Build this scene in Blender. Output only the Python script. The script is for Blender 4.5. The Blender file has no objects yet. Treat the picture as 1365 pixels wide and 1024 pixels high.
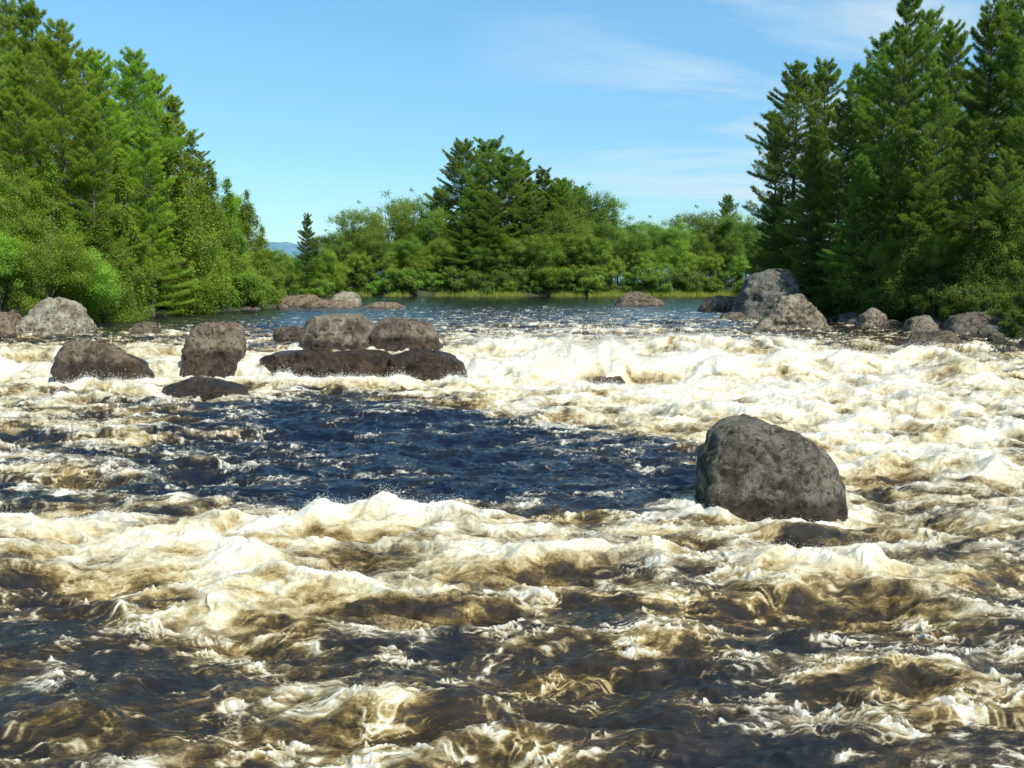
import bpy, math, random
import numpy as np
from mathutils import Vector, Quaternion
rnd = random.Random(7)
scene = bpy.context.scene
COL = scene.collection

# ------------------------------------------------------------ noise helpers
_g = np.random.RandomState(3)
_ang = _g.rand(1024) * 2 * np.pi
GX, GY = np.cos(_ang).astype(np.float32), np.sin(_ang).astype(np.float32)
_g3 = _g.normal(size=(1024, 3)); _g3 /= np.linalg.norm(_g3, axis=1)[:, None]

def _h(xi, yi, zi=0):
    h = (xi * 374761393 + yi * 668265263 + zi * 2147483647 + 1013904223) & 0xffffffff
    h = ((h ^ (h >> 13)) * 1274126177) & 0xffffffff
    return (h ^ (h >> 16)) & 1023

def pn(x, y, s=0):
    x = np.asarray(x) + s * 17.31; y = np.asarray(y) + s * 9.77
    x0 = np.floor(x).astype(np.int64); y0 = np.floor(y).astype(np.int64)
    fx = x - x0; fy = y - y0
    u = fx * fx * fx * (fx * (fx * 6 - 15) + 10); v = fy * fy * fy * (fy * (fy * 6 - 15) + 10)
    def g(ix, iy, dx, dy):
        k = _h(ix, iy); return GX[k] * dx + GY[k] * dy
    a = g(x0, y0, fx, fy); b = g(x0 + 1, y0, fx - 1, fy)
    c = g(x0, y0 + 1, fx, fy - 1); d = g(x0 + 1, y0 + 1, fx - 1, fy - 1)
    return ((a + (b - a) * u) * (1 - v) + (c + (d - c) * u) * v) * 1.5

def pn3(p, s=0):
    p = p + s * 11.3
    i0 = np.floor(p).astype(np.int64); f = p - i0
    w = f * f * f * (f * (f * 6 - 15) + 10)
    out = 0
    for dx in (0, 1):
        for dy in (0, 1):
            for dz in (0, 1):
                k = _h(i0[:, 0] + dx, i0[:, 1] + dy, i0[:, 2] + dz)
                gr = _g3[k]
                val = gr[:, 0] * (f[:, 0] - dx) + gr[:, 1] * (f[:, 1] - dy) + gr[:, 2] * (f[:, 2] - dz)
                ww = (w[:, 0] if dx else 1 - w[:, 0]) * (w[:, 1] if dy else 1 - w[:, 1]) * (w[:, 2] if dz else 1 - w[:, 2])
                out = out + val * ww
    return out * 1.5

def fbm(x, y, o=4, s=0, g=.6):
    r = 0; a = 1.0; t = 0
    for i in range(o):
        r = r + a * pn(x * 2 ** i, y * 2 ** i, s + i * 5); t += a; a *= g
    return r / t * 1.6

def sstep(a, b, x):
    t = np.clip((x - a) / (b - a), 0, 1); return t * t * (3 - 2 * t)

def make_mesh(name, v, f, smooth=True, attrs=None):
    v = np.asarray(v, dtype=np.float32); f = np.asarray(f, dtype=np.int32)
    m = bpy.data.meshes.new(name)
    n, k = f.shape
    m.vertices.add(len(v)); m.vertices.foreach_set("co", v.ravel())
    m.loops.add(n * k); m.loops.foreach_set("vertex_index", f.ravel())
    m.polygons.add(n)
    m.polygons.foreach_set("loop_start", np.arange(0, n * k, k, dtype=np.int32))
    m.polygons.foreach_set("loop_total", np.full(n, k, dtype=np.int32))
    m.update(calc_edges=True)
    if smooth: m.shade_smooth()
    if attrs:
        for an, av in attrs.items():
            a = m.attributes.new(an, 'FLOAT', 'POINT')
            a.data.foreach_set("value", np.asarray(av, dtype=np.float32).ravel())
    return m

def add_obj(name, data, parent=None, **kw):
    o = bpy.data.objects.new(name, data)
    COL.objects.link(o)
    if parent: o.parent = parent
    for k, v in kw.items(): o[k] = v
    return o

# ------------------------------------------------------------ place description
EYE = 4.0
def water_level(x, y):
    yr = y + .5 * np.sin(x * .8 + 1) + .25 * np.sin(x * 2.1)
    zr = np.interp(yr, [-50, 18, 20, 23, 26, 29, 31.5, 33.2, 34.8, 35.8, 38.2, 39.8, 43, 50, 60, 75, 100, 130, 400],
                      [0, 0, .05, .15, .26, .36, .42, .50, .92, 1.04, 1.14, 1.44, 1.50, 1.58, 1.68, 1.8, 1.92, 2.0, 2.0])
    yl = y + .2 * np.sin(x * 1.9) + .12 * np.sin(x * 4.3)
    zl = np.interp(yl, [-50, 18, 20, 23, 26, 29, 32, 34.1, 34.5, 35.1, 36.0, 37.4, 43, 50, 60, 75, 100, 130, 400],
                      [0, 0, .05, .15, .3, .4, .48, .55, .75, 1.2, 1.45, 1.5, 1.56, 1.62, 1.7, 1.8, 1.92, 2.0, 2.0])
    k = sstep(-2.6, -.4, x + 0.5 * np.sin(y * .7))
    return zl * (1 - k) + zr * k

def Lb(y): return np.interp(y, [-50, 40, 50, 60, 70, 82, 88, 100, 130, 200, 3000], [-30, -28, -27, -25, -22, -19, -24, -35, -60, -90, -90])
def Rb(y): return np.interp(y, [-50, 40, 45, 55, 65, 75, 82, 95, 115, 140, 3000], [26, 23, 22, 20.5, 19, 18, 20, 30, 50, 80, 80])
def Fb(x): return np.interp(x, [-90, -60, -35, -25, 0, 35, 60], [150, 150, 145, 133, 130, 132, 140]) + 1.5 * np.sin(x * .5)

def ground_z(x, y):
    x = np.asarray(x, float); y = np.asarray(y, float)
    isl = (1 - np.sqrt(((x + 23.5) / 6.5) ** 2 + ((y - 100) / 8) ** 2)) * 3
    land = np.maximum(np.maximum(Lb(y) - x, x - Rb(y)), np.maximum(y - Fb(x), isl))
    land = land + 0.8 * pn(x / 3.5, y / 3.5, 2) + .3 * pn(x, y, 4)
    w = water_level(x, y)
    z = w + np.clip(land * .38, -1.6, .9) + np.clip(land - 3, 0, 60) * .015 + .12 * pn(x / 1.3, y / 1.3, 6)
    return z

def bx(px, d): return (px - 682.5) / 1311.0 * (d * .9946 + .2)   # bearing survey -> east offset
def height_at(py, d): return EYE + d * math.tan(math.atan((512 - py) / 1311.0) - .1042)

# ------------------------------------------------------------ node helpers
def new_mat(name):
    m = bpy.data.materials.new(name); m.use_nodes = True
    nt = m.node_tree
    for n in list(nt.nodes): nt.nodes.remove(n)
    return m, nt

class NB:
    def __init__(s, nt): s.nt = nt
    def n(s, t, **kw):
        nd = s.nt.nodes.new(t)
        for k, v in kw.items():
            setattr(nd, k, v)
        return nd
    def l(s, a, b): s.nt.links.new(a, b)
    def math(s, op, a, b=None, c=None, clamp=False):
        nd = s.n('ShaderNodeMath', operation=op); nd.use_clamp = clamp
        for i, q in enumerate((a, b, c)):
            if q is None: continue
            if isinstance(q, (int, float)): nd.inputs[i].default_value = q
            else: s.l(q, nd.inputs[i])
        return nd.outputs[0]
    def mix(s, fac, a, b, mode='MIX'):
        nd = s.n('ShaderNodeMix', data_type='RGBA', blend_type=mode)
        for i, q in ((0, fac), (6, a), (7, b)):
            if isinstance(q, (int, float)): nd.inputs[i].default_value = q
            elif isinstance(q, tuple): nd.inputs[i].default_value = (*q, 1) if len(q) == 3 else q
            else: s.l(q, nd.inputs[i])
        return nd.outputs[2]
    def ramp(s, fac, stops):
        nd = s.n('ShaderNodeValToRGB')
        e = nd.color_ramp.elements
        while len(e) < len(stops): e.new(.5)
        for i, (p, c) in enumerate(stops):
            e[i].position = p; e[i].color = (*c, 1) if len(c) == 3 else c
        s.l(fac, nd.inputs[0]); return nd.outputs[0]
    def noise(s, vec, scale, detail=4, rough=.55, dist=0):
        nd = s.n('ShaderNodeTexNoise'); nd.inputs['Scale'].default_value = scale
        nd.inputs['Detail'].default_value = detail; nd.inputs['Roughness'].default_value = rough
        nd.inputs['Distortion'].default_value = dist
        if vec is not None: s.l(vec, nd.inputs['Vector'])
        return nd.outputs[0]

# ------------------------------------------------------------ rocks
rock_mat, nt = new_mat("weathered_rock"); b = NB(nt)
tc = b.n('ShaderNodeTexCoord'); oi = b.n('ShaderNodeObjectInfo')
sep = b.n('ShaderNodeSeparateXYZ'); b.l(tc.outputs['Object'], sep.inputs[0])
vadd = b.n('ShaderNodeVectorMath', operation='ADD'); b.l(tc.outputs['Object'], vadd.inputs[0]); b.l(oi.outputs['Location'], vadd.inputs[1])
P = vadd.outputs[0]
n1 = b.noise(P, 1.3, 7, .65, .6); n2 = b.noise(P, 6, 8, .75, .3); n3 = b.noise(P, 26, 5, .8); n4 = b.noise(P, 2.6, 8, .72, .8)
base = b.ramp(n1, [(.34, (.42, .36, .29)), (.48, (.9, .83, .73)), (.62, (1.6, 1.57, 1.48))])
c = b.mix(1.0, base, oi.outputs['Color'], 'MULTIPLY')
c = b.mix(b.math('MULTIPLY', b.ramp(n4, [(.50, (0, 0, 0)), (.57, (1, 1, 1))]), .65), c, b.mix(1.0, oi.outputs['Color'], (2.3, 2.35, 2.25), 'MULTIPLY'))
c = b.mix(b.ramp(n2, [(.41, (.9, .9, .9)), (.50, (0, 0, 0))]), c, b.mix(1.0, oi.outputs['Color'], (.24, .20, .15), 'MULTIPLY'))
c = b.mix(b.math('MULTIPLY', b.ramp(n3, [(.50, (0, 0, 0)), (.56, (1, 1, 1))]), .4), c, b.mix(1.0, c, (2.2, 2.15, 2.0), 'MULTIPLY'))
geo = b.n('ShaderNodeNewGeometry'); sn = b.n('ShaderNodeSeparateXYZ'); b.l(geo.outputs['Normal'], sn.inputs[0])
moss = b.math('MULTIPLY', b.ramp(b.math('ADD', b.math('MULTIPLY', n4, .6), b.math('MULTIPLY', n2, .4)), [(.52, (0, 0, 0)), (.56, (1, 1, 1))]), b.math('MULTIPLY', sn.outputs[2], .6, clamp=True))
c = b.mix(moss, c, (.09, .082, .035))
wet = b.math('SUBTRACT', b.math('ADD', sep.outputs[2], b.math('MULTIPLY', n4, .6)), oi.outputs['Alpha'])
wetf = b.ramp(wet, [(.14, (1, 1, 1)), (.34, (0, 0, 0))])
c = b.mix(wetf, c, b.mix(1.0, c, (.34, .28, .21), 'MULTIPLY'))
bs = b.n('ShaderNodeBsdfPrincipled'); b.l(c, bs.inputs['Base Color'])
b.l(b.ramp(wetf, [(0, (.9, .9, .9)), (1, (.22, .22, .22))]), bs.inputs['Roughness'])
bs.inputs['Specular IOR Level'].default_value = .4
bp = b.n('ShaderNodeBump'); bp.inputs['Strength'].default_value = .9; bp.inputs['Distance'].default_value = .10
b.l(b.math('ADD', b.math('ADD', n2, n4), b.math('MULTIPLY', n3, .3)), bp.inputs['Height']); b.l(bp.outputs[0], bs.inputs['Normal'])
out = b.n('ShaderNodeOutputMaterial'); b.l(bs.outputs[0], out.inputs[0])

import bmesh
def ico(level):
    bm = bmesh.new(); bmesh.ops.create_icosphere(bm, subdivisions=level, radius=1)
    v = np.array([q.co[:] for q in bm.verts]); f = np.array([[q.index for q in p.verts] for p in bm.faces]); bm.free()
    return v, f
ICO = {l: ico(l) for l in (4, 5, 6)}
def unit3(a): return a / np.linalg.norm(a)

def rock_mesh(outline, depth, seed, level=5, k=15, rough=1.0, chips=2):
    rs = np.random.RandomState(seed)
    pts = np.array(outline, float)
    W = pts[:, 0].max() - pts[:, 0].min(); Hh = pts[:, 1].max()
    under = min(.7, .35 * W)
    ctr = np.array([(pts[:, 0].max() + pts[:, 0].min()) / 2, 0, (Hh - under) * .42])
    pl = []
    for i in range(len(pts) - 1):
        a, c2 = pts[i], pts[i + 1]; e = c2 - a; nrm = np.array([-e[1], e[0]]); nrm /= np.linalg.norm(nrm)
        ny = rs.uniform(-.2, .2) if chips else 0
        h = (a[0] - ctr[0]) * nrm[0] + (a[1] - ctr[2]) * nrm[1]
        pl.append(((nrm[0], ny, nrm[1]), max(h, .08)))
    pl.append(((0, 0, -1), ctr[2] + under))
    D = depth / 2
    for sgn in (-1, 1):
        for q in (-.8, -.1, .7):
            nz = rs.uniform(.15, .5); n_ = np.array([q + rs.uniform(-.2, .2), sgn, nz]); L = np.linalg.norm(n_); n_ /= L
            pl.append((tuple(n_), (D * .9 + abs(q) * W * .17) * rs.uniform(.88, 1.1)))
        n_ = np.array([rs.uniform(-.4, .4), sgn * .8, 1.0]); n_ /= np.linalg.norm(n_)
        if chips: pl.append((tuple(n_), Hh * .50 + D * .36))
    for j in range(chips):
        n_ = unit3(rs.normal(size=3) * np.array([1, 1, .6]) + np.array([0, -.2, .3]))
        pl.append((tuple(n_), .5 * (abs(n_[0]) * W + abs(n_[1]) * depth + abs(n_[2]) * Hh) * rs.uniform(.76, .88)))
    v, f = ICO[level]
    acc = np.zeros(len(v))
    for n_, h in pl:
        acc += (np.clip(v @ np.array(n_), 0, None) / h) ** k
    r = acc ** (-1 / k)
    p = v * r[:, None] * 1.05
    S = min(W, Hh * 1.6)
    d = .06 * pn3(p / (S * .42), seed) - .045 * np.abs(pn3(p / (S * .22), seed + 3)) + .026 * pn3(p / (S * .1), seed + 5) + .015 * pn3(p / (S * .045), seed + 7) + .008 * pn3(p / (S * .02), seed + 8)
    cr = np.abs(pn3(p * np.array([1, 1, 1.8]) / (S * .55), seed + 9)); d -= .035 * np.exp(-(cr / .03) ** 2)
    lay = pn3(p * np.array([.5, .5, 3.0]) / (S * .5), seed + 12); d += .016 * np.sign(lay) * np.minimum(np.abs(lay) * 6, 1)
    p = p + v * (d * S * rough)[:, None]
    return p + ctr, f

ROCKS = []
def rock(name_label, px, d, outline, depth, tint, seed, level=5, sink=0.0, k=15, category="boulder", group=None, rough=1.0, yaw=0, wet=.12, sc=1.0, chips=2, z=None):
    v, f = rock_mesh(outline, depth, seed, level, k, rough, chips)
    m = make_mesh("boulder", v, f); m.materials.append(rock_mat)
    x = bx(px, d); o = add_obj("boulder", m)
    gz = float(water_level(np.array([x]), np.array([d]))[0]) if z is None else z
    o.location = (x, d, gz + sink); o.color = (*tint, wet); o.rotation_euler[2] = yaw; o.scale = (sc, sc, sc)
    o["label"] = name_label; o["category"] = category
    if group: o["group"] = group
    pts = np.array(outline); ROCKS.append((x, d, (pts[:, 0].max() - pts[:, 0].min()) / 2 * sc, depth / 2 * sc))
    return o

GREY = (.22, .20, .165); BRN = (.14, .10, .066); LGT = (.25, .23, .18); DRK = (.085, .066, .047); RED = (.165, .122, .09)
rock("large lone grey-brown boulder with lichen standing in the rapids", 1028, 17.3,
     [(-1.2, -.3), (-1.34, .25), (-1.32, .85), (-1.05, 1.36), (-.70, 1.66), (-.20, 1.72), (.2, 1.60), (.65, 1.34), (1.08, 1.06), (1.38, .62), (1.36, .1), (1.2, -.3)], 2.1, (.12, .107, .085), 5, 6, k=17, rough=.62, sc=.89, wet=.42, chips=0, sink=.02)
rock("rounded pale grey boulder at the river edge", 71, 46, [(-1.8, -.3), (-1.7, .5), (-.7, 1.5), (.2, 1.9), (1.0, 1.6), (1.6, .9), (1.8, -.3)], 3.0, LGT, 11, k=12, sc=.95, sink=-.12)
rock("reddish brown boulder at the river edge", 2, 45, [(-1.3, -.3), (-1.2, .9), (-.3, 1.35), (.7, 1.0), (1.1, -.3)], 2.2, RED, 12, sc=.85)
rock("dark brown wedge-shaped boulder in white water", 142, 33.8, [(-1.6, -.6), (-1.55, .8), (-1.1, 1.38), (-.1, 1.28), (.9, .8), (1.65, .15), (1.6, -.6)], 2.2, (.135, .10, .07), 13, k=17, wet=.8, sink=.10)
rock("brown squarish boulder beside a small cascade", 286, 35.4, [(-1.2, -.7), (-1.15, .8), (-.6, 1.6), (.4, 1.85), (1.05, 1.5), (1.2, .5), (1.1, -.7)], 2.2, (.15, .118, .087), 14, k=14, wet=.8, z=.92, sc=.90)
rock("long low dark ledge rock with water spilling past it", 432, 35.0, [(-2.7, -.6), (-2.7, .2), (-2.2, .74), (-1.0, .93), (.4, .86), (1.7, .92), (2.5, .74), (2.75, -.6)], 2.6, (.12, .09, .062), 15, k=15, wet=1.2, level=6, chips=0, z=.68, rough=1.3)
rock("low dark wet ledge rock at the end of the cascade", 571, 34.9, [(-1.6, -.6), (-1.5, .5), (-.8, .86), (.5, .80), (1.3, .40), (1.7, -.6)], 2.3, (.11, .082, .057), 16, k=13, wet=1.2, chips=0, z=.68, rough=1.3)
rock("grey-brown boulder resting on the ledge above the cascade", 455, 36.8, [(-1.45, -.3), (-1.4, .8), (-1.0, 1.2), (.1, 1.28), (1.1, 1.0), (1.5, .5), (1.4, -.3)], 1.8, (.17, .142, .11), 17, k=14, wet=.4)
rock("brown boulder resting on the ledge beside a grey one", 541, 36.8, [(-1.4, -.3), (-1.25, .8), (-.6, 1.2), (.4, 1.12), (1.1, .78), (1.45, -.3)], 1.8, (.13, .102, .077), 18, k=14, wet=.55)
rock("flat dark wet rock just breaking the surface", 272, 30.8, [(-1.5, -.4), (-1.3, .25), (-.3, .55), (.6, .42), (1.5, .05), (1.5, -.4)], 1.6, DRK, 19, wet=.6)
rock("small dark rock in the upper riffle", 198, 46, [(-.8, -.3), (-.5, .45), (.3, .5), (.8, -.3)], 1.2, DRK, 20)
rock("small dark rock above the ledge", 388, 41, [(-.8, -.3), (-.6, .5), (.3, .6), (.8, -.3)], 1.2, DRK, 21)
rock("low brown rock in distant calm water", 851, 88, [(-2.2, -.3), (-1.6, .7), (-.3, 1.2), (1.0, .8), (2.2, .2), (2.2, -.3)], 2.5, (.14, .11, .085), 22)
rock("huge angular grey boulder at the wooded bank", 1023, 64, [(-2.2, -.3), (-1.9, 1.2), (-1.2, 2.6), (.2, 3.0), (1.3, 2.9), (2.1, 1.6), (2.3, -.3)], 3.6, (.13, .125, .115), 23, k=30, sc=.98)
rock("jagged tan and black boulder at the river edge", 1052, 51, [(-1.9, -.3), (-1.2, .7), (-.3, 1.6), (.5, 1.65), (1.4, .9), (1.9, -.3)], 2.4, (.20, .175, .13), 24, k=30, rough=1.7)
rock("dark angular rock beside the huge bank boulder", 958, 74, [(-1.7, -.3), (-1.2, .6), (0, 1.15), (1.3, 1.0), (1.7, -.3)], 2, (.12, .10, .08), 25)
rock("small pale brown boulder under the trees", 1162, 53, [(-.75, -.3), (-.6, .6), (.1, .95), (.7, .6), (.8, -.3)], 1.2, (.18, .15, .115), 26)
rock("small brown boulder under overhanging branches", 1228, 48, [(-.85, -.3), (-.6, .6), (.3, .8), (.9, -.3)], 1.4, (.15, .13, .10), 27)
rock("wide brown boulder at the shaded bank", 1303, 47, [(-1.5, -.3), (-1.2, .8), (0, 1.1), (1.1, .8), (1.5, -.3)], 2, (.12, .10, .08), 28)
rock("low dark wet rock near the shaded bank", 1250, 41, [(-1.3, -.3), (-1.0, .4), (.4, .55), (1.3, -.3)], 1.5, DRK, 29)
rock("low dark rock in the riffle by the bank", 978, 59, [(-1, -.3), (-.6, .4), (.4, .5), (1, -.3)], 1.4, (.12, .1, .08), 30)
rock("reddish low rock slab by the islet", 402, 86, [(-2.4, -.3), (-1.8, .6), (-.2, .9), (1.2, .95), (2.4, -.3)], 3, RED, 31)
rock("pale flat-topped boulder on the islet", 462, 92, [(-1.5, -.3), (-1.2, .8), (-.2, 1.15), (1, 1.0), (1.5, -.3)], 2, LGT, 32)
rock("low reddish rock slab in the riffle", 440, 82, [(-3.0, -.3), (-2.2, .5), (.6, .65), (2.4, .3), (2.8, -.3)], 2, RED, 33)
rock("low brown rock in the distant riffle", 512, 80, [(-2.2, -.3), (-1, .4), (.8, .5), (2.2, -.3)], 2, RED, 34)
rock("submerged brown rock with white water breaking over it", 812, 33.4, [(-.9, -.3), (-.5, .45), (.4, .5), (.9, -.3)], 1.3, BRN, 35, wet=.6, sink=-.25)
rock("grey boulder among bushes on the bank", 22, 52, [(-1.2, -.3), (-.8, 1.6), (0, 2.3), (.8, 1.6), (1.2, -.3)], 2, (.25, .22, .18), 36)

stv = [make_mesh("boulder", *rock_mesh([(-.6, -.3), (-.5, .3), (-.1, .55), (.4, .4), (.6, -.3)], .9, 50 + i, 4)) for i in range(4)]
for m in stv: m.materials.append(rock_mat)
for i in range(60):
    if i < 26: y = rnd.uniform(44, 84); x = float(Lb(y)) + rnd.uniform(-.8, 1.6)
    elif i < 52: y = rnd.uniform(40, 78); x = float(Rb(y)) + rnd.uniform(-2.0, .6)
    else: y = rnd.uniform(90, 98); x = -23.5 + rnd.uniform(-5, 6)
    o = add_obj("boulder", stv[i % 4], label="small brown stone at the waterline", category="stone", group="stones along the river edge")
    s = rnd.uniform(.4, 1.2)
    o.location = (x, y, float(water_level(np.array([x]), np.array([y]))[0]) - .05); o.scale = (s * rnd.uniform(.9, 1.6), s, s * rnd.uniform(.6, 1.0))
    o.rotation_euler = (0, 0, rnd.uniform(0, 6.28)); t = rnd.uniform(.06, .16); o.color = (t, t * .88, t * .74, .15)

# ------------------------------------------------------------ water
ys = list(np.linspace(-16, 5.6, 28)); y = 6.0
while y < 152:
    ys.append(y); y += .018 * (y / 10) ** 1.42 if y > 8 else .03
ys = np.array(ys); NC = 1160
u = np.linspace(-1, 1, NC)
half = .56 * np.maximum(ys, 6) + 1.2
X = u[None, :] * half[:, None]
tgt = np.maximum(half, 34.0)
fr = np.linspace(0, 1, 15)[1:] ** 1.6
Lx = -(half[:, None] + (tgt - half)[:, None] * fr[None, ::-1]) - fr[None, ::-1] * .5
Rx = (half[:, None] + (tgt - half)[:, None] * fr[None, :]) + fr[None, :] * .5
X = np.concatenate([Lx, X, Rx], 1); Y = np.repeat(ys[:, None], X.shape[1], 1)
NR, NCt = X.shape

rows_d = [8, 9, 10, 11, 12, 13, 14, 15, 16, 17, 18, 20, 23, 26, 29, 32, 35, 38, 43, 50, 60, 75, 95, 120]
T = np.array([
 [.32,.32,.30,.20,.48,.52,.46,.40,.26,.20,.20,.20,.24,.28],
 [.26,.44,.24,.22,.48,.62,.42,.30,.30,.30,.34,.42,.48,.46],
 [.20,.20,.30,.46,.42,.30,.30,.30,.30,.36,.36,.36,.44,.50],
 [.20,.34,.44,.60,.60,.48,.44,.40,.44,.48,.42,.36,.36,.36],
 [.32,.54,.62,.76,.76,.76,.66,.52,.52,.52,.62,.70,.62,.48],
 [.60,.72,.72,.80,.76,.80,.80,.68,.62,.50,.66,.88,.80,.68],
 [.70,.86,.90,.86,.82,.78,.74,.72,.58,.50,.68,.88,.70,.60],
 [.70,.82,.92,.86,.78,.82,.78,.66,.62,.60,.64,.70,.66,.64],
 [.66,.72,.76,.86,.92,.94,.72,.56,.54,.62,.68,.66,.66,.66],
 [.42,.46,.50,.48,.44,.58,.40,.38,.34,.42,.64,.68,.68,.68],
 [.42,.46,.36,.26,.20,.18,.14,.12,.16,.26,.56,.68,.70,.70],
 [.48,.48,.42,.34,.24,.16,.12,.14,.18,.32,.68,.76,.74,.72],
 [.54,.52,.44,.36,.26,.16,.14,.20,.38,.60,.88,.92,.88,.78],
 [.60,.60,.50,.30,.18,.13,.22,.54,.86,.90,.92,.92,.88,.82],
 [.64,.62,.54,.32,.22,.36,.66,.87,.95,.95,.95,.88,.84,.82],
 [.68,.66,.62,.56,.56,.66,.87,.92,.88,.92,.95,.90,.86,.82],
 [.78,.78,.74,.68,.52,.62,.84,.95,.95,.92,.92,.86,.78,.72],
 [.56,.56,.68,.56,.44,.50,.74,.86,.86,.78,.74,.72,.68,.58],
 [.20,.24,.40,.42,.30,.34,.68,.68,.56,.52,.50,.46,.30,.24],
 [.10,.10,.32,.24,.26,.36,.50,.48,.46,.44,.36,.26,.16,.10],
 [.04,.04,.10,.20,.26,.32,.40,.40,.40,.36,.26,.12,.04,.03],
 [.00,.00,.00,.05,.12,.22,.30,.32,.30,.22,.12,.03,.00,.00],
 [.00,.00,.00,.00,.00,.03,.05,.06,.05,.02,.00,.00,.00,.00],
 [0]*14])
def density(X, Y):
    wx = X + .8 * pn(X / 1.6, Y / 1.6, 31) * np.clip(Y / 14, .6, 2) + .3 * pn(X / .6, Y / .6, 33); wy = Y + 1.0 * pn(X / 2.2, Y / 1.5, 32) * np.clip(Y / 15, .5, 2) + .35 * pn(X / .7, Y / .5, 34)
    bear = wx / (np.maximum(wy, 3) * .9946 + .2)
    ci = np.clip((bear * 1311 + 682.5) / 105.0, 0, 12.999); ri = np.interp(wy, rows_d, np.arange(len(rows_d))); ri = np.clip(ri, 0, len(rows_d) - 1.001)
    c0 = ci.astype(int); r0 = ri.astype(int); fc = ci - c0; frr = ri - r0
    fc = fc * fc * (3 - 2 * fc)
    return (T[r0, c0] * (1 - fc) + T[r0, c0 + 1] * fc) * (1 - frr) + (T[r0 + 1, c0] * (1 - fc) + T[r0 + 1, c0 + 1] * fc) * frr
dens = density(X, Y)
poolz = sstep(16.8, 18, Y) * (1 - sstep(30, 32, Y))
dens = dens + poolz * .20 * np.clip(pn(X / 2.2, Y / .9, 35) + .6 * pn(X / .9, Y / .4, 36), -1, 1) * sstep(.1, .3, dens)
for (rx, ry, rw, rd) in ROCKS:
    q = np.sqrt(((X - rx) / (rw + .25)) ** 2 + ((Y - ry) / (rd + .35)) ** 2)
    st = .38 if 25 < ry < 48 else (.55 if ry < 20 else .12)
    dens = dens + st * np.exp(-((q - 1.02) / .24) ** 2)
for gx, gy, sx, sy, am in [(-13.3, 34.9, 1.0, 1.4, .8), (-9.7, 35, .4, 1.2, .7), (-4.6, 34.8, .4, 1.2, .8), (-15.6, 45, .8, 1.5, .6), (-1.2, 34.6, .8, 1.2, .6), (-17.5, 35, 1.6, 1.3, .6), (2.8, 35.5, 1.0, .9, .5), (.2, 38, 1.2, 1.2, .4), (-7.2, 33.0, 2.6, .5, .35), (-3, 33.0, 1.5, .5, .35)]:
    dens = dens + am * np.exp(-((X - gx) / sx) ** 2 - ((Y - gy) / sy) ** 2)
dens = np.clip(dens, 0, 1.0)
fade = np.interp(Y, [-20, 45, 60, 80, 100, 125, 160], [1, .85, .55, .34, .2, .10, .08])
far = np.clip(Y / 16, .8, 2.2)

def soft(n, e=.10): return 1 - np.sqrt(n * n + e * e) * 1.9
wX = X + .9 * pn(X / 2.6, Y / 2.6, 41); wY = Y + .9 * pn(X / 2.6, Y / 2.6, 42)
r1 = soft(pn(wX / 3.2, wY / 1.7, 1), .18)
w2X = X + .35 * pn(X / .9, Y / .9, 43); w2Y = Y + .35 * pn(X / .9, Y / .9, 44)
r2 = soft(pn(w2X / 1.4, w2Y / .8, 2), .14)
r3 = soft(pn(w2X / .6, w2Y / .36, 3), .10)
r4 = soft(pn(w2X / .26, w2Y / .17, 13), .08)
w3X = X + .16 * pn(X / .35, Y / .35, 45); w3Y = Y + .16 * pn(X / .35, Y / .35, 46)
def bil(x, y, s): n = pn(x, y, s); return np.sqrt(n * n + .004)
bl = bil(w3X / .70, w3Y / .48, 4) + .55 * bil(w3X / .32, w3Y / .24, 5) + .30 * bil(w3X / .13, w3Y / .11, 6) + .16 * bil(w3X / .055, w3Y / .055, 7)
big = np.zeros_like(X)
crests = [(-8.5, 15.2, -5.8, 15.6, .55, .24), (-5.6, 15.5, -3.4, 16.0, .5, .28), (-2.9, 16.3, -.9, 15.9, .55, .36), (-7, 14.0, -4.2, 14.4, .6, .22),
 (3.1, 15.6, 4.6, 15.8, .5, .14), (-3.2, 12.4, -.6, 12.6, .5, .26), (-4.6, 11.4, -3, 11.8, .4, .18), (3.6, 13.6, 5.2, 13.1, .5, .30), (-1.5, 9.3, -.5, 9.2, .35, .26),
 (-4.4, 8.9, -3.3, 8.8, .35, .18), (3.4, 9.4, 5, 9.8, .4, .18), (0.3, 13.4, 2, 13.8, .5, .22), (-.3, 8.2, 1.2, 8.25, .3, .12), (1.6, 10.8, 3.2, 10.5, .4, .14),
 (1.8, 35.0, 3.6, 34.8, .9, 1.0), (4.2, 34.6, 7.4, 35.0, .8, .5), (-.8, 35.0, 1.0, 35.1, .7, .45), (-.5, 38.9, 1.8, 38.8, .9, .4), (6, 39.8, 11, 39.2, .9, .4), (10, 35.6, 16, 36.2, .9, .45), (2.5, 31, 5, 30.5, .8, .34), (7.5, 30, 12, 29.5, .9, .36),
 (12, 33, 17, 32.5, .8, .34), (5, 27.5, 8, 27, .7, .3), (-1.5, 33.0, .5, 32.5, .6, .3), (9, 25, 12, 24.5, .7, .3), (8, 20.5, 10.5, 20.2, .7, .3), (3, 46, 8, 46.5, .9, .24), (0, 52, 5, 52.5, 1, .24), (8, 57, 14, 56, 1, .22), (-14, 29, -10, 28.6, .6, .22),
 (-15, 31.5, -12, 31.7, .6, .3), (-12, 24, -8.5, 24.2, .6, .2), (-4, 33, -8, 33.2, .6, .2), (5.5, 22.8, 8, 22.5, .7, .28), (-9.5, 20.5, -6.5, 20.8, .5, .18)]
cw = .35 * pn(X / 1.1, Y / 1.1, 51) + .85 * pn(X / 2.7, Y / 2.7, 52)
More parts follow.
